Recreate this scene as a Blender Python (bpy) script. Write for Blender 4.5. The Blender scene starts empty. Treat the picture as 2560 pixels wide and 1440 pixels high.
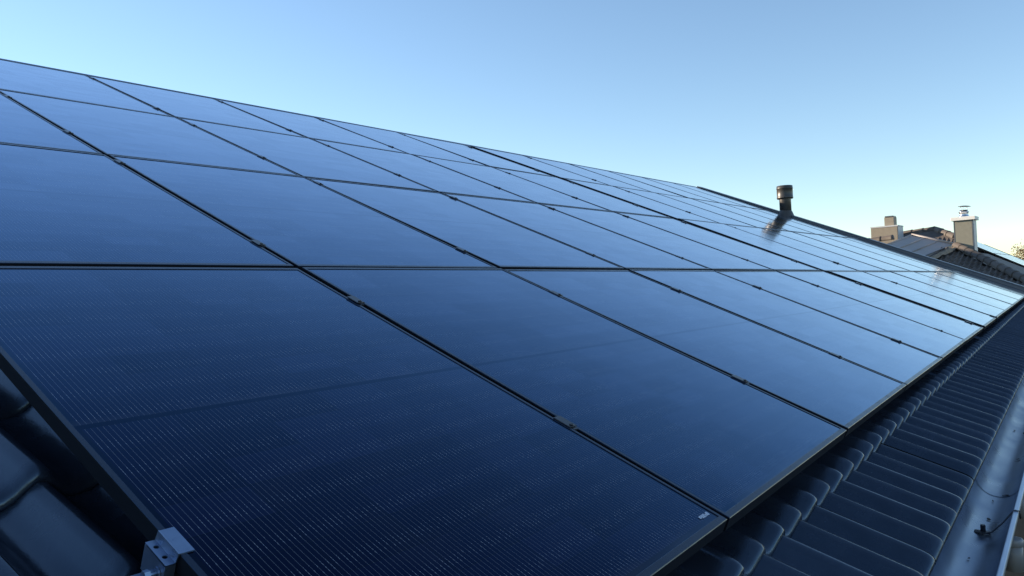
import bpy, bmesh, math, random
from mathutils import Matrix, Vector

# ------------------------------------------------------------------ camera, sky, sun, exposure
scene = bpy.context.scene
R = math.radians
TH = R(23.0)                      # pitch of the roof
Z0 = 6.4                          # height of the seam between the first and the second panel row
CO, SI = math.cos(TH), math.sin(TH)
U3 = Vector((0, 1, 0)); V3 = Vector((-CO, 0, SI)); N3 = Vector((SI, 0, CO))

cd = bpy.data.cameras.new('camera'); cam = bpy.data.objects.new('camera', cd)
scene.collection.objects.link(cam); scene.camera = cam
cd.sensor_width = 36; cd.lens = 28.105; cd.clip_start = .02; cd.clip_end = 6000
right = Vector((0.77282831, 0.63313801, -0.04327431)); down = Vector((-0.04434463, -0.0141464, -0.99891613))
fwd = Vector((-0.63306394, 0.77390965, 0.01714353))
cm = Matrix((right, -down, -fwd)).transposed().to_4x4(); cm.translation = (2.45766541, -1.77192504, 6.23663976)
cam.matrix_world = cm

SUN_EL = R(16.0)
SUN_H = Vector((-.95, -.31, 0)).normalized()
S = Vector((SUN_H.x * math.cos(SUN_EL), SUN_H.y * math.cos(SUN_EL), math.sin(SUN_EL)))
w = bpy.data.worlds.new('World'); scene.world = w; w.use_nodes = True
wn = w.node_tree.nodes; wl = w.node_tree.links
bg = wn['Background']; sky = wn.new('ShaderNodeTexSky'); sky.sky_type = 'NISHITA'; sky.sun_disc = False
sky.sun_elevation = SUN_EL; sky.sun_rotation = math.atan2(SUN_H.x, SUN_H.y)
sky.altitude = 0; sky.air_density = 1.0; sky.dust_density = 0.0; sky.ozone_density = 2.2
wl.new(sky.outputs[0], bg.inputs[0]); bg.inputs[1].default_value = 0.12
sd = bpy.data.lights.new('sun', 'SUN'); sd.energy = 5.0; sd.angle = R(.5); sd.color = (1, .83, .62)
so = bpy.data.objects.new('sun', sd); scene.collection.objects.link(so)
so.rotation_euler = S.to_track_quat('Z', 'Y').to_euler()
vs = scene.view_settings; vs.view_transform = 'Standard'; vs.look = 'None'; vs.exposure = 0.97; vs.gamma = 1; vs.use_curve_mapping = False
scene.cycles.max_bounces = 6; scene.cycles.glossy_bounces = 4
random.seed(7)
LINK = scene.collection.objects.link

# ------------------------------------------------------------------ helpers
def new_mat(name):
    m = bpy.data.materials.new(name); m.use_nodes = True
    return m, m.node_tree.nodes, m.node_tree.links, m.node_tree.nodes['Principled BSDF']
def simple(name, col, rough=.5, metal=0, spec=.5, noise=0, nscale=8, bump=0, bscale=60, rvar=0, tint=(1, 1, 1)):
    m, n, l, p = new_mat(name)
    p.inputs['Base Color'].default_value = (*col, 1); p.inputs['Roughness'].default_value = rough
    p.inputs['Specular Tint'].default_value = (*tint, 1); p.inputs['Metallic'].default_value = metal; p.inputs['Specular IOR Level'].default_value = spec
    tc = n.new('ShaderNodeTexCoord'); src = tc.outputs['Object']
    if noise or rvar:
        t = n.new('ShaderNodeTexNoise'); t.inputs['Scale'].default_value = nscale; t.inputs['Detail'].default_value = 5
        l.new(src, t.inputs['Vector'])
        oi = n.new('ShaderNodeObjectInfo'); mx = n.new('ShaderNodeMath'); mx.operation = 'MULTIPLY_ADD'
        mx.inputs[1].default_value = .5; l.new(oi.outputs['Random'], mx.inputs[0]); l.new(t.outputs[0], mx.inputs[2])
        if noise:
            mr = n.new('ShaderNodeMapRange'); mr.inputs[1].default_value = .35; mr.inputs[2].default_value = 1.15
            mr.inputs[3].default_value = 1 - noise; mr.inputs[4].default_value = 1 + noise; l.new(mx.outputs[0], mr.inputs[0])
            mm = n.new('ShaderNodeMix'); mm.data_type = 'RGBA'; mm.blend_type = 'MULTIPLY'; mm.inputs[0].default_value = 1
            mm.inputs[6].default_value = (*col, 1); l.new(mr.outputs[0], mm.inputs[7]); l.new(mm.outputs[2], p.inputs['Base Color'])
        if rvar:
            mr = n.new('ShaderNodeMapRange'); mr.inputs[1].default_value = .3; mr.inputs[2].default_value = .7
            mr.inputs[3].default_value = rough - rvar; mr.inputs[4].default_value = rough + rvar
            l.new(t.outputs[0], mr.inputs[0]); l.new(mr.outputs[0], p.inputs['Roughness'])
    if bump:
        t = n.new('ShaderNodeTexNoise'); t.inputs['Scale'].default_value = bscale; t.inputs['Detail'].default_value = 4
        l.new(src, t.inputs['Vector']); b = n.new('ShaderNodeBump'); b.inputs['Strength'].default_value = bump
        b.inputs['Distance'].default_value = .01; l.new(t.outputs[0], b.inputs['Height']); l.new(b.outputs[0], p.inputs['Normal'])
    return m

MAT = {}
MAT['frame'] = simple('black_anodised_aluminium', (.008, .012, .024), .24, 0, .55, noise=.15, nscale=20, rvar=.06, tint=(.42, .68, 1))
MAT['frame_side_shaded'] = simple('shade_darkened_frame_side', (.006, .008, .013), .5, 0, .18)  # same anodised frame; shade and dark reflections of its sides put into the colour
MAT['strip'] = simple('black_backsheet_under_glass', (.006, .008, .013), .09, 0, .5)
MAT['tile'] = simple('satin_black_roof_tile', (.017, .023, .037), .23, 0, .95, noise=.35, nscale=14, bump=.05, bscale=220, rvar=.07, tint=(.50, .73, 1))
MAT['tile_far'] = simple('weathered_dark_roof_tile', (.105, .085, .070), .6, 0, .4, noise=.4, nscale=6, bump=.12, bscale=60)
MAT['deck'] = simple('dark_roof_underlay', (.012, .012, .013), .9)
MAT['zinc'] = simple('weathered_zinc', (.19, .245, .335), .34, .85, .5, noise=.3, nscale=5, bump=.04, bscale=40, rvar=.1)
MAT['galv'] = simple('galvanised_steel', (.24, .31, .43), .33, .9, .5, noise=.15, nscale=60, rvar=.08)
MAT['clamp'] = simple('black_clamp_aluminium', (.035, .038, .046), .28, .3, .6)
MAT['trim'] = simple('anthracite_coated_metal', (.13, .14, .16), .38, .1, .5, noise=.15, nscale=3, rvar=.06)
MAT['pipe'] = simple('black_plastic_pipe', (.055, .050, .045), .38, 0, .5, noise=.2, nscale=8)
MAT['brick'] = simple('dark_brown_brick', (.07, .05, .04), .85, 0, .3, noise=.4, nscale=12, bump=.3, bscale=40)
MAT['zinc_lip'] = simple('bright_zinc_edge', (.42, .48, .58), .35, .85, .5, noise=.15, nscale=9)
MAT['clad_grey'] = simple('grey_olive_cladding_board', (.245, .235, .19), .6, 0, .4, noise=.12, nscale=9, bump=.05, bscale=80)
MAT['pale'] = simple('grey_plastic_pipe', (.24, .25, .27), .4, 0, .5, noise=.2, nscale=10)
MAT['leaf'] = simple('wet_leaf_scrap', (.020, .015, .012), .6)
MAT['clad'] = simple('taupe_cladding_board', (.27, .235, .185), .65, 0, .4, noise=.12, nscale=9, bump=.05, bscale=80)
MAT['clad_side'] = simple('pale_grey_cladding_board', (.50, .51, .52), .5, 0, .4, noise=.08, nscale=7)
MAT['white'] = simple('white_painted_cap', (.78, .76, .72), .5, 0, .4, noise=.05, nscale=6)
MAT['steel'] = simple('polished_steel_flue', (.72, .72, .72), .22, .95, .5, noise=.1, nscale=20)
MAT['lead'] = simple('dull_grey_roof_sheet', (.36, .32, .30), .5, .1, .5, noise=.25, nscale=3, bump=.1, bscale=8, rvar=.1)
MAT['mortar'] = simple('sandy_mortar_bedding', (.36, .28, .20), .9, 0, .2, noise=.35, nscale=14, bump=.6, bscale=30)
MAT['white_ink'] = simple('pale_print', (.55, .6, .7), .4)
MAT['far_wall'] = simple('grey_brick_wall', (.24, .18, .15), .9, 0, .2, noise=.25, nscale=10)
MAT['bark'] = simple('brown_bark', (.10, .075, .05), .9)
MAT['foliage'] = simple('tan_spring_foliage', (.20, .14, .065), .7, 0, .3, noise=.4, nscale=1.5)
MAT['ground'] = simple('garden_ground', (.06, .065, .035), .95, 0, .2, noise=.5, nscale=.4)

def cell_material(name='solar_cells_under_glass', plain=None):
    m, n, l, p = new_mat(name)
    def math_(op, a, b=None, c=None):
        x = n.new('ShaderNodeMath'); x.operation = op
        for i, v in enumerate((a, b, c)):
            if v is None: continue
            if isinstance(v, (int, float)): x.inputs[i].default_value = v
            else: l.new(v, x.inputs[i])
        return x.outputs[0]
    uv = n.new('ShaderNodeUVMap'); uv.uv_map = 'cells'
    sp = n.new('ShaderNodeSeparateXYZ'); l.new(uv.outputs[0], sp.inputs[0]); u, v = sp.outputs[0], sp.outputs[1]   # 0..6 cells, 0..9 half cells
    oi = n.new('ShaderNodeObjectInfo')
    # a tone of its own for each cell
    cu, cv = math_('FLOOR', u), math_('FLOOR', v)
    cx = n.new('ShaderNodeCombineXYZ'); l.new(cu, cx.inputs[0]); l.new(cv, cx.inputs[1]); l.new(math_('MULTIPLY', oi.outputs['Random'], 91.), cx.inputs[2])
    wn_ = n.new('ShaderNodeTexWhiteNoise'); l.new(cx.outputs[0], wn_.inputs[0])
    tone = n.new('ShaderNodeValToRGB'); e = tone.color_ramp.elements
    e[0].color = (.0015, .0022, .0120, 1); e[1].color = (.0055, .0065, .0260, 1); l.new(wn_.outputs[0], tone.inputs[0])
    inside = math_('MULTIPLY', math_('MULTIPLY', math_('GREATER_THAN', u, 0), math_('LESS_THAN', u, 6)), math_('MULTIPLY', math_('GREATER_THAN', v, 0), math_('LESS_THAN', v, 9)))
    # 16 round wires across a cell
    wu = math_('FRACT', math_('MULTIPLY', u, 16.0)); dw = math_('ABSOLUTE', math_('SUBTRACT', wu, .5))
    wire = math_('LESS_THAN', dw, .026)
    # wire glints painted as bright dashes at the solder points, in bands across the cell
    fv = math_('FRACT', v); band = math_('LESS_THAN', math_('ABSOLUTE', math_('SUBTRACT', math_('FRACT', math_('ADD', v, .18)), .5)), .16)
    wid = n.new('ShaderNodeCombineXYZ'); l.new(math_('FLOOR', math_('MULTIPLY', u, 16.0)), wid.inputs[0]); l.new(math_('FLOOR', math_('MULTIPLY', v, 11.0)), wid.inputs[1])
    wr = n.new('ShaderNodeTexWhiteNoise'); l.new(wid.outputs[0], wr.inputs[0])
    glint_dash = math_('MULTIPLY', math_('MULTIPLY', band, math_('LESS_THAN', math_('FRACT', math_('MULTIPLY', v, 11.0)), .62)), math_('GREATER_THAN', wr.outputs[0], .25))
    bright = math_('MULTIPLY_ADD', glint_dash, .38, .24)
    wm = math_('MULTIPLY', math_('MULTIPLY', wire, inside), bright)
    # thin gaps between the cells
    gap = math_('MAXIMUM', math_('LESS_THAN', math_('ABSOLUTE', math_('SUBTRACT', math_('FRACT', math_('ADD', u, .5)), .5)), .006), math_('LESS_THAN', math_('ABSOLUTE', math_('SUBTRACT', math_('FRACT', math_('ADD', v, .5)), .5)), .010))
    mg = n.new('ShaderNodeMix'); mg.data_type = 'RGBA'; l.new(math_('MAXIMUM', gap, math_('SUBTRACT', 1., inside)), mg.inputs[0]); l.new(tone.outputs[0], mg.inputs[6]); mg.inputs[7].default_value = (.003, .004, .008, 1)
    mw = n.new('ShaderNodeMix'); mw.data_type = 'RGBA'; l.new(wm, mw.inputs[0]); l.new(mg.outputs[2], mw.inputs[6]); mw.inputs[7].default_value = (.62, .66, .72, 1)
    gz_ = n.new('ShaderNodeTexNoise'); gz_.inputs['Scale'].default_value = 7; gz_.inputs['Detail'].default_value = 6; tcg = n.new('ShaderNodeTexCoord'); l.new(tcg.outputs['Object'], gz_.inputs['Vector'])
    edge = math_('MULTIPLY', math_('SUBTRACT', 1., math_('SMOOTH_MIN', 1., math_('MULTIPLY', math_('ADD', v, .14), 2.6), .05)), math_('GREATER_THAN', gz_.outputs[0], .40))
    film = math_('MULTIPLY', math_('MAXIMUM', math_('SUBTRACT', gz_.outputs[0], .52), 0.), .05)
    grime = math_('ADD', math_('MULTIPLY', math_('MAXIMUM', edge, 0.), math_('MULTIPLY', gz_.outputs[0], .10)), film)
    mgr = n.new('ShaderNodeMix'); mgr.data_type = 'RGBA'; l.new(grime, mgr.inputs[0]); l.new(mw.outputs[2], mgr.inputs[6]); mgr.inputs[7].default_value = (.45, .44, .42, 1)
    mw = mgr
    l.new(mw.outputs[2], p.inputs['Base Color'])
    # glass: fine texture, slight waviness, a film of dust
    tc = n.new('ShaderNodeTexCoord')
    nz = n.new('ShaderNodeTexNoise'); nz.inputs['Scale'].default_value = 1.3; nz.inputs['Detail'].default_value = 3; l.new(tc.outputs['Object'], nz.inputs['Vector'])
    mr = n.new('ShaderNodeMapRange'); mr.inputs[1].default_value = .3; mr.inputs[2].default_value = .7; mr.inputs[3].default_value = .060; mr.inputs[4].default_value = .115
    l.new(nz.outputs[0], mr.inputs[0]); l.new(mr.outputs[0], p.inputs['Roughness'])
    nb = n.new('ShaderNodeTexNoise'); nb.inputs['Scale'].default_value = 2.2; nb.inputs['Detail'].default_value = 2; l.new(tc.outputs['Object'], nb.inputs['Vector'])
    bp = n.new('ShaderNodeBump'); bp.inputs['Strength'].default_value = .12; bp.inputs['Distance'].default_value = .01; l.new(nb.outputs[0], bp.inputs['Height']); l.new(bp.outputs[0], p.inputs['Normal'])
    # coated solar glass: reflection climbs towards grazing view, earliest in the blue
    lw = n.new('ShaderNodeLayerWeight'); lw.inputs[0].default_value = .5; l.new(bp.outputs[0], lw.inputs['Normal'])
    comb = n.new('ShaderNodeCombineColor')
    cellf = math_('MULTIPLY_ADD', wn_.outputs[0], .06, .95) if not plain else .90
    for i, (k, pw_, f0) in enumerate(((7.3, 2.0, .005), (6.0, 1.95, .006), (5.5, 2.5, .012))):
        fx = math_('SUBTRACT', 1., math_('POWER', math_('SUBTRACT', 1., math_('POWER', lw.outputs['Facing'], k)), pw_))
        l.new(math_('MULTIPLY', math_('MULTIPLY_ADD', fx, 1 - f0, f0), cellf), comb.inputs[i])
    gl = n.new('ShaderNodeBsdfGlossy'); l.new(comb.outputs[0], gl.inputs['Color']); l.new(mr.outputs[0], gl.inputs['Roughness']); l.new(bp.outputs[0], gl.inputs['Normal'])
    df = n.new('ShaderNodeBsdfDiffuse'); inv = n.new('ShaderNodeMix'); inv.data_type = 'RGBA'; inv.blend_type = 'MULTIPLY'; inv.inputs[0].default_value = 1
    sb = n.new('ShaderNodeMix'); sb.data_type = 'RGBA'; sb.blend_type = 'SUBTRACT'; sb.inputs[0].default_value = 1; sb.inputs[6].default_value = (1, 1, 1, 1); l.new(comb.outputs[0], sb.inputs[7])
    if plain: inv.inputs[6].default_value = (*plain, 1)
    else: l.new(mw.outputs[2], inv.inputs[6])
    l.new(sb.outputs[2], inv.inputs[7]); l.new(inv.outputs[2], df.inputs['Color'])
    ad = n.new('ShaderNodeAddShader'); l.new(gl.outputs[0], ad.inputs[0]); l.new(df.outputs[0], ad.inputs[1])
    l.new(ad.outputs[0], n['Material Output'].inputs['Surface'])
    return m
MAT['cells'] = cell_material(); MAT['strip'] = cell_material('black_backsheet_under_glass', (.002, .003, .008))

def tag(o, label=None, cat=None, group=None, kind=None):
    if label: o['label'] = label
    if cat: o['category'] = cat
    if group: o['group'] = group
    if kind: o['kind'] = kind
    return o
def empty(name, loc=(0, 0, 0), mat=None):
    o = bpy.data.objects.new(name, None); o.empty_display_size = .1; LINK(o)
    if mat is not None: o.matrix_world = mat
    else: o.location = loc
    return o
def mesh_from(name, verts, faces, mat, smooth=False, uvs=None):
    me = bpy.data.meshes.new(name); me.from_pydata(verts, [], faces)
    me.materials.append(MAT[mat])
    if uvs:
        ul = me.uv_layers.new(name='cells')
        for i, lp in enumerate(me.loops): ul.data[i].uv = uvs[lp.vertex_index]
    if smooth:
        for p in me.polygons: p.use_smooth = True
    me.update(); return me
def from_bm(name, bm, mat, smooth=False):
    me = bpy.data.meshes.new(name); bmesh.ops.recalc_face_normals(bm, faces=bm.faces); bm.to_mesh(me); bm.free()
    me.materials.append(MAT[mat])
    if smooth:
        for p in me.polygons: p.use_smooth = True
    return me
def add(name, me, parent=None, mat=None, loc=None):
    o = bpy.data.objects.new(name, me); LINK(o)
    if parent: o.parent = parent
    if mat is not None: o.matrix_local = mat
    elif loc is not None: o.location = loc
    return o
def box(bm, a, b, bevel=0):
    x0, y0, z0 = a; x1, y1, z1 = b
    v = [bm.verts.new(c) for c in ((x0, y0, z0), (x1, y0, z0), (x1, y1, z0), (x0, y1, z0), (x0, y0, z1), (x1, y0, z1), (x1, y1, z1), (x0, y1, z1))]
    fs = [bm.faces.new([v[i] for i in q]) for q in ((3, 2, 1, 0), (4, 5, 6, 7), (0, 1, 5, 4), (1, 2, 6, 5), (2, 3, 7, 6), (3, 0, 4, 7))]
    if bevel:
        es = {e for f in fs for e in f.edges}
        bmesh.ops.bevel(bm, geom=list(es), offset=bevel, segments=2, affect='EDGES', profile=.5)
def box_me(name, a, b, mat, bevel=0):
    bm = bmesh.new(); box(bm, a, b, bevel); return from_bm(name, bm, mat)
def tube(bm, pts, r, seg=10, cap=True):
    pts = [Vector(p) for p in pts]; rings = []
    for i, p in enumerate(pts):
        d = (pts[min(i + 1, len(pts) - 1)] - pts[max(i - 1, 0)]).normalized()
        a = d.orthogonal().normalized() if i == 0 else (prev - d * prev.dot(d)).normalized()
        prev = a; b = d.cross(a); rr = r[i] if isinstance(r, (list, tuple)) else r
        rings.append([bm.verts.new(p + (a * math.cos(t) + b * math.sin(t)) * rr) for t in (2 * math.pi * k / seg for k in range(seg))])
    for A, B in zip(rings, rings[1:]):
        for k in range(seg): bm.faces.new((A[k], A[(k + 1) % seg], B[(k + 1) % seg], B[k]))
    if cap: bm.faces.new(list(reversed(rings[0]))); bm.faces.new(rings[-1])
def tube_me(name, pts, r, mat, seg=10, cap=True):
    bm = bmesh.new(); tube(bm, pts, r, seg, cap); return from_bm(name, bm, mat, True)
def lathe_me(name, prof, mat, seg=24):
    bm = bmesh.new(); rings = [[bm.verts.new((r * math.cos(2 * math.pi * k / seg), r * math.sin(2 * math.pi * k / seg), z)) for k in range(seg)] for r, z in prof]
    for A, B in zip(rings, rings[1:]):
        for k in range(seg): bm.faces.new((A[k], A[(k + 1) % seg], B[(k + 1) % seg], B[k]))
    bm.faces.new(rings[-1]); bm.faces.new(list(reversed(rings[0])))
    me = from_bm(name, bm, mat)
    for p in me.polygons: p.use_smooth = len(p.vertices) == 4
    return me
def PW(u, v, n): return U3 * u + V3 * v + N3 * n + Vector((0, 0, Z0))
def plane_mat(u, v, n, rot=0):
    a = math.cos(rot); b = math.sin(rot)
    X = U3 * a + V3 * b; Y = -U3 * b + V3 * a
    m = Matrix((X, Y, N3)).transposed().to_4x4(); m.translation = PW(u, v, n); return m
EAVE = math.atan(.07)             # the eave runs a little out of line with the panel seams
ORD = ['first', 'second', 'third', 'fourth', 'fifth', 'sixth', 'seventh', 'eighth', 'ninth', 'tenth', 'eleventh', 'twelfth']

# ------------------------------------------------------------------ ground
bm = bmesh.new(); q = [bm.verts.new(c) for c in ((-3000, -3000, 0), (3000, -3000, 0), (3000, 3000, 0), (-3000, 3000, 0))]; bm.faces.new(q)
tag(add('ground', from_bm('ground', bm, 'ground')), kind='structure')

# ------------------------------------------------------------------ the house that carries the panels
VR, UL, UR = 5.02, -4.2, 13.05
house = empty('house', (-3, 4, 0))
tag(house, 'house whose long dark tiled roof carries the solar panels', 'house')
INV = Matrix.Translation((3, -4, 0))
def hadd(name, me, parent=house, mat=None):
    o = add(name, me, parent)
    base = INV if parent is house else Matrix.Identity(4)
    o.matrix_local = base @ (mat if mat is not None else Matrix.Identity(4)); return o
# roof deck, both slopes
def deck_pt(u, v, n): return tuple(PW(u, v, n))
ve = lambda u: -2.19 + .07 * u
n0 = -.165
A = [PW(UL, ve(UL) + .03, n0), PW(UR, ve(UR) + .03, n0), PW(UR, VR, n0), PW(UL, VR, n0)]
xr = A[2].x; mir = [Vector((2 * xr - p.x, p.y, p.z)) for p in A[:2]]
dn = Vector((0, 0, -.12))
vts = A + mir + [p + dn for p in A] + [p + dn for p in mir]
roof = hadd('roof', mesh_from('roof', [tuple(v) for v in vts], [(0, 1, 2, 3), (3, 2, 5, 4), (0, 6, 7, 1), (4, 5, 11, 10), (6, 9, 8, 7), (9, 10, 11, 8), (0, 3, 9, 6), (3, 4, 10, 9), (1, 7, 8, 2), (2, 8, 11, 5)], 'deck'))
rp0 = A[2] + Vector((0, 0, .0))
hadd('ridge_capping', tube_me('ridge_capping', [(rp0.x, UL, rp0.z), (rp0.x, UR, rp0.z)], .148, 'tile', 16))  # hidden ridge capping added, enlarged to keep sun out of the panel gaps
# outer walls
wx = PW(0, -1.75, 0).x; wall_l = 2 * xr - wx
bm = bmesh.new()
zt0, zt1 = PW(0, -2.1, n0).z - .14, PW(0, VR, n0).z - .2
pr = [(wx - .25, 0), (wx - .25, zt0), (xr, zt1), (2 * xr - wx + .25, zt0), (2 * xr - wx + .25, 0)]
f0 = [bm.verts.new((x, UL + .1, z)) for x, z in pr]; f1 = [bm.verts.new((x, UR - .08, z)) for x, z in pr]
bm.faces.new(f0); bm.faces.new(f1)
for k in range(5): bm.faces.new((f0[k], f0[(k + 1) % 5], f1[(k + 1) % 5], f1[k]))
hadd('wall', from_bm('wall', bm, 'brick'))
# verge capping at the far end
def taper_box(u0, u1, n0_, n1_, h0, h1, name, bev):
    bm = bmesh.new(); box(bm, (u0, -2.0, n0_), (u1, 4.86, n1_))
    for v_ in bm.verts:
        f_ = (v_.co.y + 2.0) / 6.86; v_.co.z += (h0 + (h1 - h0) * f_) if (n0_ > -.1 or v_.co.z > -.05) else 0
    bmesh.ops.bevel(bm, geom=list(bm.edges), offset=bev, segments=2, affect='EDGES', profile=.5)
    return from_bm(name, bm, 'trim')
hadd('verge_capping', taper_box(0, .17, -.17, 0, .055, .002, 'verge_capping', .005), mat=plane_mat(12.475, 0, 0))['label'] = 'raised anthracite metal capping along the far roof verge'
hadd('capping_lip', taper_box(-.012, .185, .002, .014, .055, .002, 'capping_lip', .003), mat=plane_mat(12.475, 0, 0))

# wave tiles
TW, TE, PER, AMP = .318, .338, .159, .0255
def tile_mesh(name, mat, seg=9):
    cols = [-.0 + (TW - .0025) * k / (2 * seg) for k in range(2 * seg + 1)]
    prof = [(.006, -.032), (.0, -.026), (.001, -.018), (.006, -.010), (.015, -.0045), (.028, -.0012), (.045, 0), (.16, 0), (TE + .07, 0)]
    vs_, fs = [], []
    for t, dn_ in prof:
        for s in cols:
            c = math.cos(2 * math.pi * s / PER + .55); wv = AMP * (c + .18 * math.cos(4 * math.pi * s / PER + .9))
            vs_.append((s, t, wv + dn_ + .026 * (1 - t / TE)))
    m_ = len(cols)
    for i in range(len(prof) - 1):
        for k in range(m_ - 1): fs.append((i * m_ + k, i * m_ + k + 1, (i + 1) * m_ + k + 1, (i + 1) * m_ + k))
    return mesh_from(name, vs_, fs, mat, True)
tile_me = tile_mesh('roof_tile', 'tile')
tile_root = plane_mat(0, -2.19, -.142, EAVE)
rr = random.Random(3)
def put_tile(i, k, odd=0):
    j = Matrix.Translation((i * TW + .045, k * TE, 0)) @ Matrix.Rotation(rr.uniform(-.004, .004), 4, 'Z') @ Matrix.Rotation(rr.uniform(-.003, .003) + odd, 4, 'Y') @ Matrix.Translation((0, 0, rr.uniform(-.0015, .0015)))
    o = add('roof_tile', tile_me, roof); o.matrix_local = tile_root @ j; return o
roof.matrix_local = INV
for k in range(2):
    for i in range(-9, 39): put_tile(i, k, .013 if (i, k) == (4, 0) else 0)
for k in range(2, 21):
    for i in range(-9, -2): put_tile(i, k)

# ------------------------------------------------------------------ solar panels
W, PWID, GAP = 1.154, 1.134, .13
W2 = 1.0903
def seam(c):                       # u of the seam c (seam 1 is zero)
    return (c - 1) * W if c < 6 else 5 * W if c == 6 else 5 * W + GAP + (c - 6) * W2
def col_span(c):                   # panel column between seam c and seam c+1
    a = seam(c) + (.01 if c != 6 else GAP + .008); b = seam(c + 1) - .010
    return a, b
ROWV = [0, 1.6387, 1.6387 + 1.6064, 1.6387 + 1.6064 + 1.561]
def vb(u): return -1.778 + .0675 * u
def panel_meshes(wd, h0, h1):
    """corner heights: left edge h0, right edge h1, measured down from the top edge"""
    LS, LE = .011, .019
    def outline(ins_s, ins_e):
        f = lambda x: -(h0 + (h1 - h0) * x / wd)
        return [(ins_s, f(ins_s) + ins_e), (wd - ins_s, f(wd - ins_s) + ins_e), (wd - ins_s, -ins_e), (ins_s, -ins_e)]
    prof = [(.03, .03, -.035), (0, 0, -.035), (0, 0, -.0016), (.0016, .0016, 0), (LS - .001, LE - .001, 0), (LS, LE, -.0009), (LS, LE, -.006)]
    vs_, fs = [], []
    for a, b, z in prof: vs_ += [(x, y, z) for x, y in outline(a, b)]
    for i in range(len(prof) - 1):
        for k in range(4): fs.append((i * 4 + k, i * 4 + (k + 1) % 4, (i + 1) * 4 + (k + 1) % 4, (i + 1) * 4 + k))
    fr = mesh_from('panel_frame', vs_, fs, 'frame'); fr.materials.append(MAT['frame_side_shaded'])
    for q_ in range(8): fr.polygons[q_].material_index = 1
    q = outline(LS, LE); zg = -.0022
    lerp = lambda a, b, t: (a[0] + (b[0] - a[0]) * t, a[1] + (b[1] - a[1]) * t, zg)
    L = lambda t: lerp(q[0], q[3], t); Rr = lambda t: lerp(q[1], q[2], t)
    def field(t0, t1, marg0, marg1):
        v4 = [L(t0), Rr(t0), Rr(t1), L(t1)]
        return mesh_from('cell_field', v4, [(0, 1, 2, 3)], 'cells', uvs=[(-.05, -marg0), (6.05, -marg0), (6.05, 9 + marg1), (-.05, 9 + marg1)])
    lo = field(0, .4955, .14, 0); hi = field(.5045, 1, 0, .14)
    st = mesh_from('centre_strip', [L(.4955), Rr(.4955), Rr(.5045), L(.5045)], [(0, 1, 2, 3)], 'strip')
    return fr, lo, hi, st
ROWN = ['bottom row', 'second row', 'third row', 'top row']
shared = {}
rp = random.Random(11)
for r in range(4):
    for c in range(12):
        a, b = col_span(c); wd = b - a
        if r == 0:
            top = -.010; h0, h1 = top - vb(a), top - vb(b); key = (r, c)
        else:
            top = ROWV[r] - .010; h0 = h1 = ROWV[r] - ROWV[r - 1] - .020; key = (r, round(wd, 4))
        if key not in shared: shared[key] = panel_meshes(wd, h0, h1)
        fr, lo, hi, st = shared[key]
        o = empty('solar_panel', mat=plane_mat(a, top, 0) @ Matrix.Translation((wd / 2, -h0 / 2, 0)) @ Matrix.Rotation(R(rp.gauss(0, .10)), 4, 'X') @ Matrix.Rotation(R(rp.gauss(0, .10)), 4, 'Y') @ Matrix.Translation((-wd / 2, h0 / 2, 0)))
        place = ('at the near left end' if c == 0 else 'at the far verge end' if c == 11 else 'just before the wide dark joint' if c == 5 else 'just past the wide dark joint' if c == 6 else ORD[c] + ' from the near end')
        tag(o, 'black framed solar panel in the %s, %s' % (ROWN[r], place), 'solar panel', 'solar panels on the long roof')
        add('panel_frame', fr, o); add('cell_field', lo, o); add('cell_field', hi, o); add('centre_strip', st, o)

# small printed sticker in the corner of the nearest bottom panel
bm = bmesh.new()
rs = random.Random(5); x = 0
while x < .046:
    wdt = rs.choice((.0022, .0030, .0040)); y0, y1 = rs.choice(((0, .011), (0, .011), (.003, .011), (0, .008)))
    vv = [bm.verts.new((x, y0, 0)), bm.verts.new((x + wdt, y0, 0)), bm.verts.new((x + wdt + .002, y1, 0)), bm.verts.new((x + .002, y1, 0))]; bm.faces.new(vv); x += wdt + .0014
a, b = col_span(0)
stick = add('serial_sticker', from_bm('serial_sticker', bm, 'white_ink')); stick.matrix_world = plane_mat(b - .072, vb(b) + .031, .0008, EAVE)
tag(stick, 'tiny pale printed serial sticker in the corner of the nearest solar panel', 'sticker')

# ------------------------------------------------------------------ middle clamps along the seams
bm = bmesh.new(); box(bm, (-.016, -.030, .0006), (.016, .030, .0036), .001); plate_me = from_bm('clamp_plate', bm, 'clamp')
bm = bmesh.new(); box(bm, (-.0075, -.040, -.03), (.0075, .026, .0004)); web_me = from_bm('clamp_web', bm, 'clamp')
bolt_me = lathe_me('bolt', [(.006, .0036), (.006, .0068), (.005, .0076), (.0025, .0076), (.0024, .0055)], 'clamp', 12)
CV = [(-1.275, -.345), (.27, 1.49), (2.10, 2.99), (3.53, 4.66)]
for c in range(1, 8):
    for r in range(4):
        for j in range(2):
            uu = seam(c) - (.006 if c == 6 else 0)
            o = empty('middle_clamp', mat=plane_mat(uu, CV[r][j], 0))
            add('clamp_plate', plate_me, o); add('clamp_web', web_me, o); bo = add('bolt', bolt_me, o, loc=(0, -.022, 0))
            tag(o, '%s dark clamp on the %s seam from the left, %s' % (('lower', 'upper')[j], ORD[c - 1], ROWN[r]), 'clamp', 'clamps on the panel seams')

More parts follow.
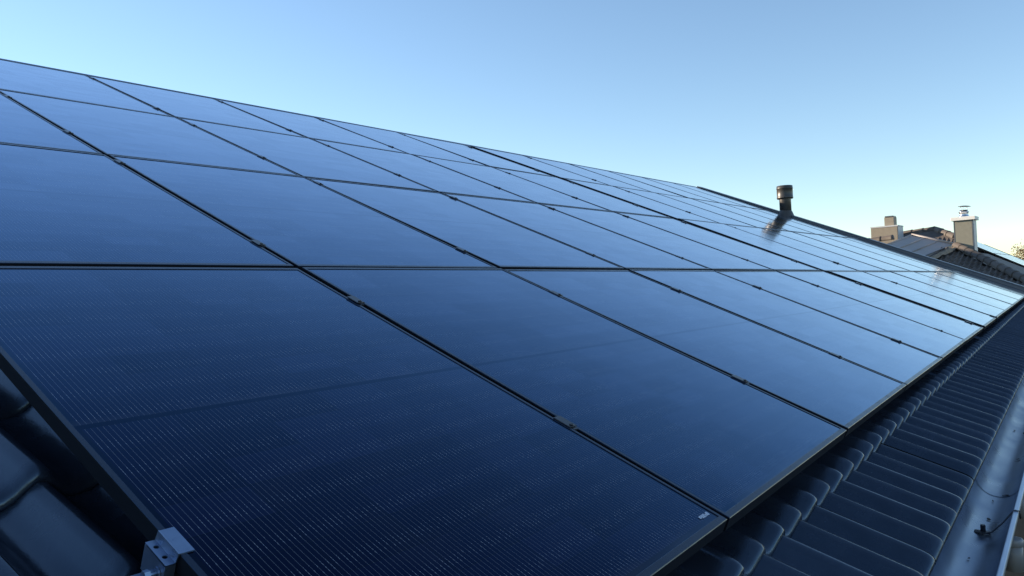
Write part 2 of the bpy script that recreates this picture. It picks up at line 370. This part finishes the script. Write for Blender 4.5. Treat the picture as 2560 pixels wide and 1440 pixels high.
# ------------------------------------------------------------------ silver end clamp with bolt and the rail end
ea, eb = col_span(0)
ec = empty('end_clamp', mat=plane_mat(ea, -1.332, 0))
tag(ec, 'bright metal end clamp gripping the left edge of the nearest panel', 'clamp')
bm = bmesh.new(); T = .0024; L2 = .034
def strip(p0, p1):                 # a bent plate section from (u,n) to (u,n), extruded along v
    d = Vector((p1[0] - p0[0], p1[1] - p0[1])).normalized(); nn = Vector((-d.y, d.x)) * T
    q = [Vector(p0), Vector(p1), Vector(p1) + nn, Vector(p0) + nn]
    va = [bm.verts.new((k.x, -L2, k.y)) for k in q]; vb_ = [bm.verts.new((k.x, L2, k.y)) for k in q]
    bm.faces.new(va); bm.faces.new(vb_)
    for k in range(4): bm.faces.new((va[k], va[(k + 1) % 4], vb_[(k + 1) % 4], vb_[k]))
strip((-.001, .0008), (.023, .0008)); strip((-.004, -.0125), (-.0012, .0034)); strip((-.0195, -.061), (-.0195, -.0150))
# stepped plate with two round holes
cells = [(-L2, -.005), (-.005, .024), (.024, L2)]
for (y0, y1), hole in zip(cells, (True, True, False)):
    x0, x1 = -.0221, -.0040
    for z in (-.0150, -.0124):
        if not hole:
            bm.faces.new([bm.verts.new(k) for k in ((x0, y0, z), (x1, y0, z), (x1, y1, z), (x0, y1, z))]); continue
        cxh, cyh = -.013, (y0 + y1) / 2 + .006
        sq = [(x1, cyh), (x1, y1), (cxh, y1), (x0, y1), (x0, cyh), (x0, y0), (cxh, y0), (x1, y0)]
        ov = [bm.verts.new((*k, z)) for k in sq]
        iv = [bm.verts.new((cxh + .0044 * math.cos(t), cyh + .0044 * math.sin(t), z)) for t in (k * math.pi / 4 for k in range(8))]
        for k in range(8): bm.faces.new((ov[k], ov[(k + 1) % 8], iv[(k + 1) % 8], iv[k]))
add('clamp_bracket', from_bm('clamp_bracket', bm, 'galv'), ec)
bm = bmesh.new(); box(bm, (-.0195, -L2 + .001, -.060), (-.004, -L2 + .0036, -.0155)); add('end_plate', from_bm('end_plate', bm, 'galv'), ec)
bm = bmesh.new(); tube(bm, [(-.0195, -.016, -.036), (-.040, -.016, -.036)], .0045, 10); tube(bm, [(-.036, -.016, -.036), (-.045, -.016, -.036)], .0095, 6); tube(bm, [(-.0225, -.016, -.036), (-.0255, -.016, -.036)], .0105, 14)
add('bolt', from_bm('bolt', bm, 'galv'), ec)
bm = bmesh.new(); z0, z1 = -.096, -.055
for s_ in ((-.020, -.0172), (.0172, .020)): box(bm, (-.062, s_[0], z0), (5.6, s_[1], z1))
box(bm, (-.062, -.0172, z0), (5.6, .0172, z0 + .0028)); box(bm, (-.062, -.0172, z1 - .0028), (5.6, -.006, z1)); box(bm, (-.062, .006, z1 - .0028), (5.6, .0172, z1))
rail = add('mounting_rail', from_bm('mounting_rail', bm, 'galv')); rail.matrix_world = plane_mat(ea, -1.335, 0)
tag(rail, 'pale aluminium mounting rail whose end sticks out under the end clamp', 'rail')

# ------------------------------------------------------------------ gutter along the eave
gut = empty('gutter', mat=None)
e3 = (U3 * math.cos(EAVE) + V3 * math.sin(EAVE)).normalized()
gx = Vector((1, 0, 0)); gx = (gx - e3 * gx.dot(e3)).normalized(); gz = gx.cross(e3)
G0 = Vector((1.985, .5, 5.385))
gm = Matrix((gx, e3, gz)).transposed().to_4x4(); gm.translation = G0; gut.matrix_world = gm
tag(gut, 'grey zinc half-round gutter running along the eave tiles', 'gutter')
GA, GB, GR = -4.4, 12.4, .085
bm = bmesh.new(); ra = []
for rad, rev in ((GR, 0), (GR + .002, 1)):
    ra.append([[bm.verts.new((rad * math.cos(t), y, rad * math.sin(t))) for y in (GA, GB)] for t in (math.pi + math.pi * k / 22 for k in range(23))])
for g_ in ra:
    for A_, B_ in zip(g_, g_[1:]): bm.faces.new((A_[0], B_[0], B_[1], A_[1]))
box(bm, (-GR - .0035, GA, 0), (-GR + .0005, GB, .03))
add('trough', from_bm('trough', bm, 'zinc', True), gut)
bm = bmesh.new(); box(bm, (GR - .002, GA, -.012), (GR + .015, GB, .006), .004); add('lip', from_bm('lip', bm, 'zinc_lip'), gut)
for k, yy in enumerate((1.02, 4.3)):
    br = add('gutter_hook', tube_me('gutter_hook', [(-.012, yy - .05, -.072), (.018, yy - .03, -.066), (.05, yy, -.038), (.078, yy + .01, -.002), (.088, yy + .012, .0085), (.103, yy + .012, .007), (.104, yy + .012, -.02)], .0028, 'clamp', 8), gut)
bm = bmesh.new(); box(bm, (-.04, 1.0, -.080), (.012, 1.03, -.074), .002); tube(bm, [(-.012, 1.02, -.076), (-.012, 1.02, -.052)], .0085, 8)
add('hook_bolt', from_bm('hook_bolt', bm, 'clamp'), gut)
# joints of the gutter lengths
for yy in (1.55, 4.6):
    bm = bmesh.new()
    g_ = [[bm.verts.new(((GR - .0015) * math.cos(t), y, (GR - .0015) * math.sin(t))) for y in (yy, yy + .05)] for t in (math.pi + math.pi * k / 16 for k in range(17))]
    for A_, B_ in zip(g_, g_[1:]): bm.faces.new((A_[0], B_[0], B_[1], A_[1]))
    add('gutter_joint', from_bm('gutter_joint', bm, 'zinc', True), gut)
# scraps of leaf in the gutter
rl = random.Random(21)
ORDL = ORD + ['thirteenth', 'fourteenth', 'fifteenth']
for k, yy in enumerate(sorted(rl.uniform(.35, 5.5) for _ in range(15))):
    t = math.pi * 1.5 + rl.uniform(-.5, .45); sz = rl.uniform(.005, .011)
    pts_ = [(sz * rl.uniform(.7, 1.6) * math.cos(q_) , sz * .5 * rl.uniform(.6, 1.2) * math.sin(q_), rl.uniform(0, .003)) for q_ in (i * math.pi / 3 for i in range(6))]
    lf = add('leaf_scrap', mesh_from('leaf_scrap', pts_ + [(x_, y_, z_ - .002) for x_, y_, z_ in pts_], [tuple(range(6)), tuple(range(11, 5, -1))] + [(i, (i + 1) % 6, 6 + (i + 1) % 6, 6 + i) for i in range(6)], 'leaf'))
    nrm = gx * -math.cos(t) + gz * -math.sin(t)
    lf.matrix_world = Matrix.Translation(G0 + e3 * yy + (gx * math.cos(t) + gz * math.sin(t)) * (GR - .004)) @ nrm.to_track_quat('Z', 'Y').to_matrix().to_4x4() @ Matrix.Rotation(rl.uniform(0, 6.28), 4, 'Z')
    tag(lf, 'small dark leaf scrap lying in the gutter, %s from the near end' % ORDL[k], 'leaf', 'leaf scraps in the gutter')
# pale pipes below the gutter
for (x_, y_, zt, zb, r_, lab) in ((1.83, 3.05, 5.16, 5.02, .036, 'short grey pipe stub below the gutter, farther one'), (1.925, 2.05, 5.18, 5.05, .034, 'short grey pipe stub below the gutter, nearer one'), (2.055, 2.02, 5.19, .0, .030, 'grey downpipe at the bottom right corner outside the gutter')):
    nm = 'downpipe' if zb == 0 else 'pipe_stub'
    o = empty(nm, (x_, y_, zb)); h = zt - zb
    add('pipe', lathe_me('pipe', [(r_, 0), (r_, h - .012), (r_ * 1.0, h - .012)], 'pale'), o)
    add('collar', lathe_me('collar', [(r_ * 1.02, h - .03), (r_ * 1.1, h - .028), (r_ * 1.1, h - .006), (r_ * .96, h), (r_ * .8, h)], 'pale'), o)
    tag(o, lab, 'pipe')

# ------------------------------------------------------------------ vent pipe at the verge
vp = empty('vent_pipe', PW(12.55, 3.03, -.03))
tag(vp, 'black vent pipe with a wide cap standing by the far verge', 'vent pipe')
add('pipe', lathe_me('pipe', [(.102, -.05), (.102, .38), (.098, .40)], 'pipe', 32), vp)
add('cap', lathe_me('cap', [(0.11, 0.323), (0.138, 0.323), (0.142, 0.338), (0.142, 0.353), (0.139, 0.358), (0.139, 0.498), (0.143, 0.503), (0.143, 0.518), (0.139, 0.523), (0.139, 0.553), (0.13, 0.558), (0.06, 0.558)], 'pipe', 32), vp)
bm = bmesh.new(); rg = []
for rr_, z_ in ((.19, .0), (.175, .02), (.14, .05), (.12, .085), (.107, .11)):
    rg.append([bm.verts.new((rr_ * math.cos(2 * math.pi * k / 28), rr_ * math.sin(2 * math.pi * k / 28), z_ - rr_ * math.cos(2 * math.pi * k / 28) * math.tan(TH) * (1 if rr_ > .17 else .5 if rr_ > .13 else .2))) for k in range(28)])
for A_, B_ in zip(rg, rg[1:]):
    for k in range(28): bm.faces.new((A_[k], A_[(k + 1) % 28], B_[(k + 1) % 28], B_[k]))
add('flashing', from_bm('flashing', bm, 'pipe', True), vp)

# ------------------------------------------------------------------ neighbouring house beyond the verge
nb = empty('neighbour_house', (-2.018, 23.461, 0)); nb.scale = (.82, .82, .82); NI = Matrix.Translation((3, -29, 1.369))   # drawn at full size, stands at .82 of it
tag(nb, 'neighbouring house with dark tiled hip roof and two clad chimneys', 'house')
def nadd(name, me, parent=nb, mat=None):
    o = add(name, me, parent); o.matrix_local = (NI if parent is nb else Matrix.Identity(4)) @ (mat if mat is not None else Matrix.Identity(4)); return o
def poly(name, pts, mat, thick=None, parent=nb):
    pts = [Vector(p) for p in pts]; bm = bmesh.new(); a_ = [bm.verts.new(p) for p in pts]; bm.faces.new(a_)
    if thick:
        b_ = [bm.verts.new(p + Vector(thick)) for p in pts]; bm.faces.new(b_)
        for k in range(len(a_)): bm.faces.new((a_[k], a_[(k + 1) % len(a_)], b_[(k + 1) % len(a_)], b_[k]))
    return nadd(name, from_bm(name, bm, mat), parent)
HT, HE = Vector((-2.868, 28.0, 7.40)), Vector((.45, 23.4, 5.65))      # hip from the chimney down to the house corner
sl = (HT.z - HE.z) / (HT.y - HE.y)                                     # slope of the hipped front
def frontz(y): return HT.z + (y - HT.y) * sl
nwall = box_me('wall', (-9, 23.9, -1.369), (0, 33.5, 5.5), 'far_wall'); nadd('wall', nwall)
nroof = poly('roof', [(-9.3, HE.y, HE.z - .09), (HE.x, HE.y, HE.z - .09), (HT.x, HT.y, HT.z - .09), (-9.3, HT.y, HT.z - .09)], 'deck', (0, 0, -.1))
poly('side_slope', [(HE.x, HE.y, HE.z - .1), (HE.x, 34, HE.z - .1), (HT.x, 34, HT.z - .1), (HT.x, HT.y, HT.z - .1)], 'tile_far', (0, 0, -.1))
poly('back_slope', [(-9.3, HT.y, HT.z - .1), (HT.x, HT.y, HT.z - .1), (HT.x, 34, 6.9), (-9.3, 34, 6.9)], 'tile_far', (0, 0, -.1))
# tiles on the front slope
ftile = tile_mesh('roof_tile', 'tile_far', 5)
fa = math.atan(sl); FY = Vector((0, math.cos(fa), math.sin(fa))); FX = Vector((1, 0, 0)); FN = FX.cross(FY)
slope_len = (HT.y - HE.y) / math.cos(fa)
for k in range(int(slope_len / TE) + 1):
    t = k * TE; f = t / slope_len; xmax = HE.x + (HT.x - HE.x) * f
    i = 0
    while True:
        x_ = xmax - .30 - i * TW - (xmax % TW)
        if x_ < -3.9 or k < 2: break
        o = add('roof_tile', ftile, nroof)
        m_ = Matrix((FX, FY, FN)).transposed().to_4x4(); m_.translation = Vector((x_, HE.y, HE.z)) + FY * t + FN * -.045
        o.matrix_local = m_; i += 1
# rounded ridge and hip tiles
def half_round_me(name, L_, r0, r1, mat):
    bm = bmesh.new(); pr_ = []
    for y_, r_ in ((0, r0), (.03, r0 + .008), (.055, r0), (L_, r1)):
        pr_.append([bm.verts.new((r_ * math.cos(t), y_, r_ * math.sin(t))) for t in (-.25 + (math.pi + .5) * k / 12 for k in range(13))])
    for A_, B_ in zip(pr_, pr_[1:]):
        for k in range(12): bm.faces.new((A_[k], A_[k + 1], B_[k + 1], B_[k]))
    bm.faces.new(pr_[0]); return from_bm(name, bm, mat, True)
ridge_me = half_round_me('ridge_tile', .43, .135, .12, 'tile_far')
def ridge_run(p0, p1, n_=None, up=Vector((0, 0, 1)), step=.40, skip=0):
    p0, p1 = Vector(p0), Vector(p1); d = (p1 - p0); L_ = d.length; d.normalize(); k = skip
    x_ = d.cross(up).normalized(); z_ = x_.cross(d)
    while k * step < L_ - .1:
        o = add('ridge_tile', ridge_me, nroof); m_ = Matrix((x_, d, z_)).transposed().to_4x4(); m_.translation = p0 + d * step * k; o.matrix_local = m_; k += 1
ridge_run(HE + Vector((0, 0, -.02)), HT + Vector((.1, -.1, 0)))
ridge_run((-3.25, 30.2, 7.84), (-4.05, 31.0, 8.21)); ridge_run((-4.05, 31.0, 8.21), (-5.3, 31.2, 8.14))
ridge_run((-5.0, 28.9, 7.90), (-6.4, 29.0, 7.82))
poly('upper_slope', [(-3.2, 30.05, 7.80), (-4.05, 30.95, 8.22), (-5.6, 31.15, 8.14), (-5.6, 29.4, 7.3), (-3.2, 29.3, 7.3)], 'tile_far', (0, .2, -.1))
for k in range(5):
    for j_ in range(3):
        o = add('roof_tile', ftile, nroof); ax = Vector((1, 0, 0)); ay = Vector((0, .90, .436)); az = ax.cross(ay)
        m_ = Matrix((ax, ay, az)).transposed().to_4x4(); m_.translation = Vector((-4.75 + k * TW, 29.35 + j_ * TE * .9, 7.40 + j_ * TE * .436)); o.matrix_local = m_
# grey sheet roof of the dormer
SA, SB, SC, SD = Vector((-4.40, 28.9, 7.97)), Vector((-3.12, 28.9, 7.545)), Vector((-3.585, 26.5, 7.10)), Vector((-4.75, 26.5, 7.53))
poly('dormer_sheet', [SA, SB, SC, SD], 'lead', (0, .02, -.06))
poly('dormer_cheek', [SC + Vector((.005, 0, -.06)), SB + Vector((.005, 0, -.06)), SB + Vector((0, 0, -.45)), SC + Vector((0, .0, -.10))], 'trim', (-.04, 0, 0))
def bar(name, a, b, r_, mat, seg=8): return nadd(name, tube_me(name, [a, b], r_, mat, seg))
bar('sheet_upstand', SA + Vector((0, 0, .02)), SB + Vector((0, 0, .02)), .045, 'lead')
for f in (.33, .66):
    p_, q_ = SA.lerp(SB, f), SD.lerp(SC, f); bar('sheet_seam', p_ + Vector((0, 0, .008)), q_ + Vector((0, 0, .008)), .018, 'lead', 6)
bar('sheet_edge', SA, SD, .035, 'lead'); bar('sheet_edge', SB, SC, .022, 'trim')
# crumpled mortar where the dormer meets the hip
bm = bmesh.new(); rm = random.Random(9); NX, NY = 14, 5; grid = []
for i in range(NX):
    row = []
    for j_ in range(NY):
        x_ = -3.65 + (i / (NX - 1)) * .98; y_ = 26.3 + (i / (NX - 1)) * 1.6 + (j_ / (NY - 1)) * .45
        row.append(bm.verts.new((x_, y_, frontz(y_) + .02 + rm.uniform(0, .07) + .05 * math.sin(j_ / (NY - 1) * math.pi))))
    grid.append(row)
for i in range(NX - 1):
    for j_ in range(NY - 1): bm.faces.new((grid[i][j_], grid[i + 1][j_], grid[i + 1][j_ + 1], grid[i][j_ + 1]))
nadd('mortar_bed', from_bm('mortar_bed', bm, 'mortar', True))
# tall clad chimney with steel flue
cx0, cx1, cy0, cy1, cz0, cz1 = -2.90, -2.335, 28.0, 28.55, 7.0, 8.27
ch = nadd('chimney', box_me('chimney', (cx0 + .02, cy0 + .02, cz0), (cx1 - .02, cy1 - .02, cz1), 'trim'))
nadd('front_board', box_me('front_board', (cx0 + .015, cy0 - .004, cz0), (cx1 - .04, cy0 + .018, cz1 - .01), 'clad_grey', .003), ch)
nadd('side_board', box_me('side_board', (cx1 - .018, cy0 + .03, cz0), (cx1 + .006, cy1 - .02, cz1 - .01), 'clad_side', .003), ch)
for x_ in (cx0 - .008, cx1 - .036): nadd('corner_strip', box_me('corner_strip', (x_, cy0 - .01, cz0), (x_ + .024, cy0 + .02, cz1 - .004), 'trim'), ch)
nadd('cap_slab', box_me('cap_slab', (cx0 - .07, cy0 - .07, cz1), (cx1 + .07, cy1 + .07, cz1 + .115), 'white', .008), ch)
fl = Vector(((cx0 + cx1) / 2 - .02, (cy0 + cy1) / 2, cz1 + .115))
T_ = Matrix.Translation(fl)
nadd('flue', lathe_me('flue', [(.17, 0), (.17, .03), (.135, .05), (.135, .16), (.155, .165), (.155, .19), (.12, .195), (.12, .24), (.10, .24)], 'steel'), ch, T_)
for k in range(3):
    a_ = k * 2.094 + .5; nadd('cowl_strut', tube_me('cowl_strut', [(.10 * math.cos(a_), .10 * math.sin(a_), .2), (.11 * math.cos(a_), .11 * math.sin(a_), .37)], .006, 'steel', 6), ch, T_)
nadd('cowl_disc', lathe_me('cowl_disc', [(.19, .355), (.192, .362), (.14, .375), (.06, .385), (.01, .388)], 'trim'), ch, T_ @ Matrix.Rotation(R(4), 4, 'Y'))
# broad clad chimney box with a small stack
bx0, bx1, by0, by1, bz0, bz1 = -6.03, -5.09, 30.0, 30.75, 7.5, 8.43
cb = nadd('chimney', box_me('chimney', (bx0 + .02, by0 + .02, bz0), (bx1 - .02, by1 - .02, bz1), 'trim'))
nadd('front_board', box_me('front_board', (bx0, by0 - .005, bz0), (bx1 - .02, by0 + .018, bz1 - .03), 'clad', .003), cb)
nadd('side_board', box_me('side_board', (bx1 - .018, by0 + .02, bz0), (bx1 + .004, by1, bz1 - .03), 'clad_side', .003), cb)
nadd('cap_slab', box_me('cap_slab', (bx0 - .012, by0 - .018, bz1 - .03), (bx1 + .014, by1 + .014, bz1 + .02), 'clad_side', .004), cb)
nadd('stack', box_me('stack', (-5.57, 30.1, bz1 + .02), (-5.24, 30.52, bz1 + .34), 'clad', .006), cb)
nadd('stack_lid', box_me('stack_lid', (-5.545, 30.08, bz1 + .34), (-5.25, 30.5, bz1 + .385), 'trim', .006), cb)

# ------------------------------------------------------------------ unseen gabled house added across the ridge to shade the neighbour
gh = empty('added_shade_house', (-11, 14, 0)); tag(gh, 'gabled house added out of view behind the panel roof to shade the neighbouring house', 'house')
GP = Vector((-2.0, 22.64, 7.19)) + S * 10.0
pr = [(GP.x - 3.6, 0), (GP.x - 3.6, GP.z - 4.3), (GP.x, GP.z), (GP.x + 2.7, GP.z - 1.25), (GP.x + 2.7, 0)]
bm = bmesh.new(); f0 = [bm.verts.new((x, GP.y, z)) for x, z in pr]; f1 = [bm.verts.new((x, GP.y - 8, z)) for x, z in pr]
bm.faces.new(f0); bm.faces.new(f1); bm.faces.new((f0[0], f0[1], f1[1], f1[0])); bm.faces.new((f0[3], f0[4], f1[4], f1[3])); bm.faces.new((f0[0], f0[4], f1[4], f1[0]))
o = add('wall', from_bm('wall', bm, 'far_wall'), gh); o.matrix_local = Matrix.Translation((11, -14, 0))
bm = bmesh.new(); f0 = [bm.verts.new((x, GP.y + .02, z + .02)) for x, z in pr[1:4]]; f1 = [bm.verts.new((x, GP.y - 8.1, z + .02)) for x, z in pr[1:4]]
bm.faces.new((f0[0], f0[1], f1[1], f1[0])); bm.faces.new((f0[1], f0[2], f1[2], f1[1]))
o = add('roof', from_bm('roof', bm, 'tile_far'), gh); o.matrix_local = Matrix.Translation((11, -14, 0))

# ------------------------------------------------------------------ farther house with its own panels, and a tree
fh = empty('far_house', (-6, 40, 0)); tag(fh, 'farther house roof carrying solar panels, behind the tall chimney', 'house')
FI = Matrix.Translation((6, -40, 0))
def fpoly(name, pts, mat, thick):
    pts = [Vector(p) for p in pts]; bm = bmesh.new(); a_ = [bm.verts.new(p) for p in pts]; bm.faces.new(a_); b_ = [bm.verts.new(p + Vector(thick)) for p in pts]; bm.faces.new(b_)
    for k in range(len(a_)): bm.faces.new((a_[k], a_[(k + 1) % len(a_)], b_[(k + 1) % len(a_)], b_[k]))
    o = add(name, from_bm(name, bm, mat), fh); o.matrix_local = FI; return o
FA = R(29); FV = Vector((-math.cos(FA), 0, math.sin(FA))); FN_ = Vector((math.sin(FA), 0, math.cos(FA)))
FP = lambda s_, y_, n_: Vector((-3.6, 0, 7.72)) - FV * s_ + Vector((0, y_, 0)) + FN_ * n_
fpoly('roof', [FP(-1.2, 36, -.18), FP(6, 36, -.18), FP(6, 46, -.18), FP(-1.2, 46, -.18)], 'tile_far', (0, 0, -.25))
o = add('wall', box_me('wall', (-9, 36.3, 0), (1.2, 45.8, 5.0), 'far_wall'), fh); o.matrix_local = FI
fk = panel_meshes(1.134, 1.6, 1.6)
for a_ in range(4):
    for b_ in range(3):
        o = empty('solar_panel'); m_ = Matrix((U3, FV, FN_)).transposed().to_4x4(); m_.translation = FP(-.9 + b_ * 1.63, 36.15 + a_ * 1.15, .0); o.matrix_world = m_
        tag(o, 'distant black solar panel behind the tall chimney, %s column away, %s from its roof ridge' % (ORD[a_], ORD[b_]), 'solar panel', 'solar panels on the farther roof')
        for nm, me in zip(('panel_frame', 'cell_field', 'cell_field', 'centre_strip'), fk): add(nm, me, o)

tr = empty('tree', (-5.5, 72, .75)); tag(tr, 'tan leafing tree top at the right edge beyond the roofs', 'tree')
add('trunk', tube_me('trunk', [(0, 0, 0), (.1, 0, 3), (.05, .1, 5.5), (.15, 0, 7.6)], [.28, .22, .16, .08], 'bark', 8), tr)
rt = random.Random(4); bm = bmesh.new(); vs_, fs = [], []
for k in range(26):
    a_ = rt.uniform(0, 6.28); el = rt.uniform(.35, 1.35); L_ = rt.uniform(1.3, 2.4); b0 = Vector((.1, 0, rt.uniform(5.0, 7.2)))
    d_ = Vector((math.cos(a_) * math.cos(el), math.sin(a_) * math.cos(el), math.sin(el))); tip = b0 + d_ * L_
    tip.z = min(tip.z, 9.5)
    tube(bm, [b0, b0.lerp(tip, .5) + Vector((0, 0, .1)), tip], [.05, .03, .008], 5)
    for q_ in range(240):
        p_ = b0.lerp(tip, rt.uniform(.35, 1.05)) + Vector((rt.gauss(0, .22), rt.gauss(0, .22), rt.gauss(0, .16)))
        s_ = rt.uniform(.04, .09); n_ = Vector((rt.gauss(0, 1), rt.gauss(0, 1), rt.gauss(0, 1))).normalized(); t_ = n_.orthogonal().normalized(); b_ = n_.cross(t_); i0 = len(vs_)
        vs_ += [tuple(p_ - t_ * s_), tuple(p_ + b_ * s_ * .5), tuple(p_ + t_ * s_), tuple(p_ - b_ * s_ * .5)]; fs.append((i0, i0 + 1, i0 + 2, i0 + 3))
add('limbs', from_bm('limbs', bm, 'bark'), tr); add('crown', mesh_from('crown', vs_, fs, 'foliage'), tr)
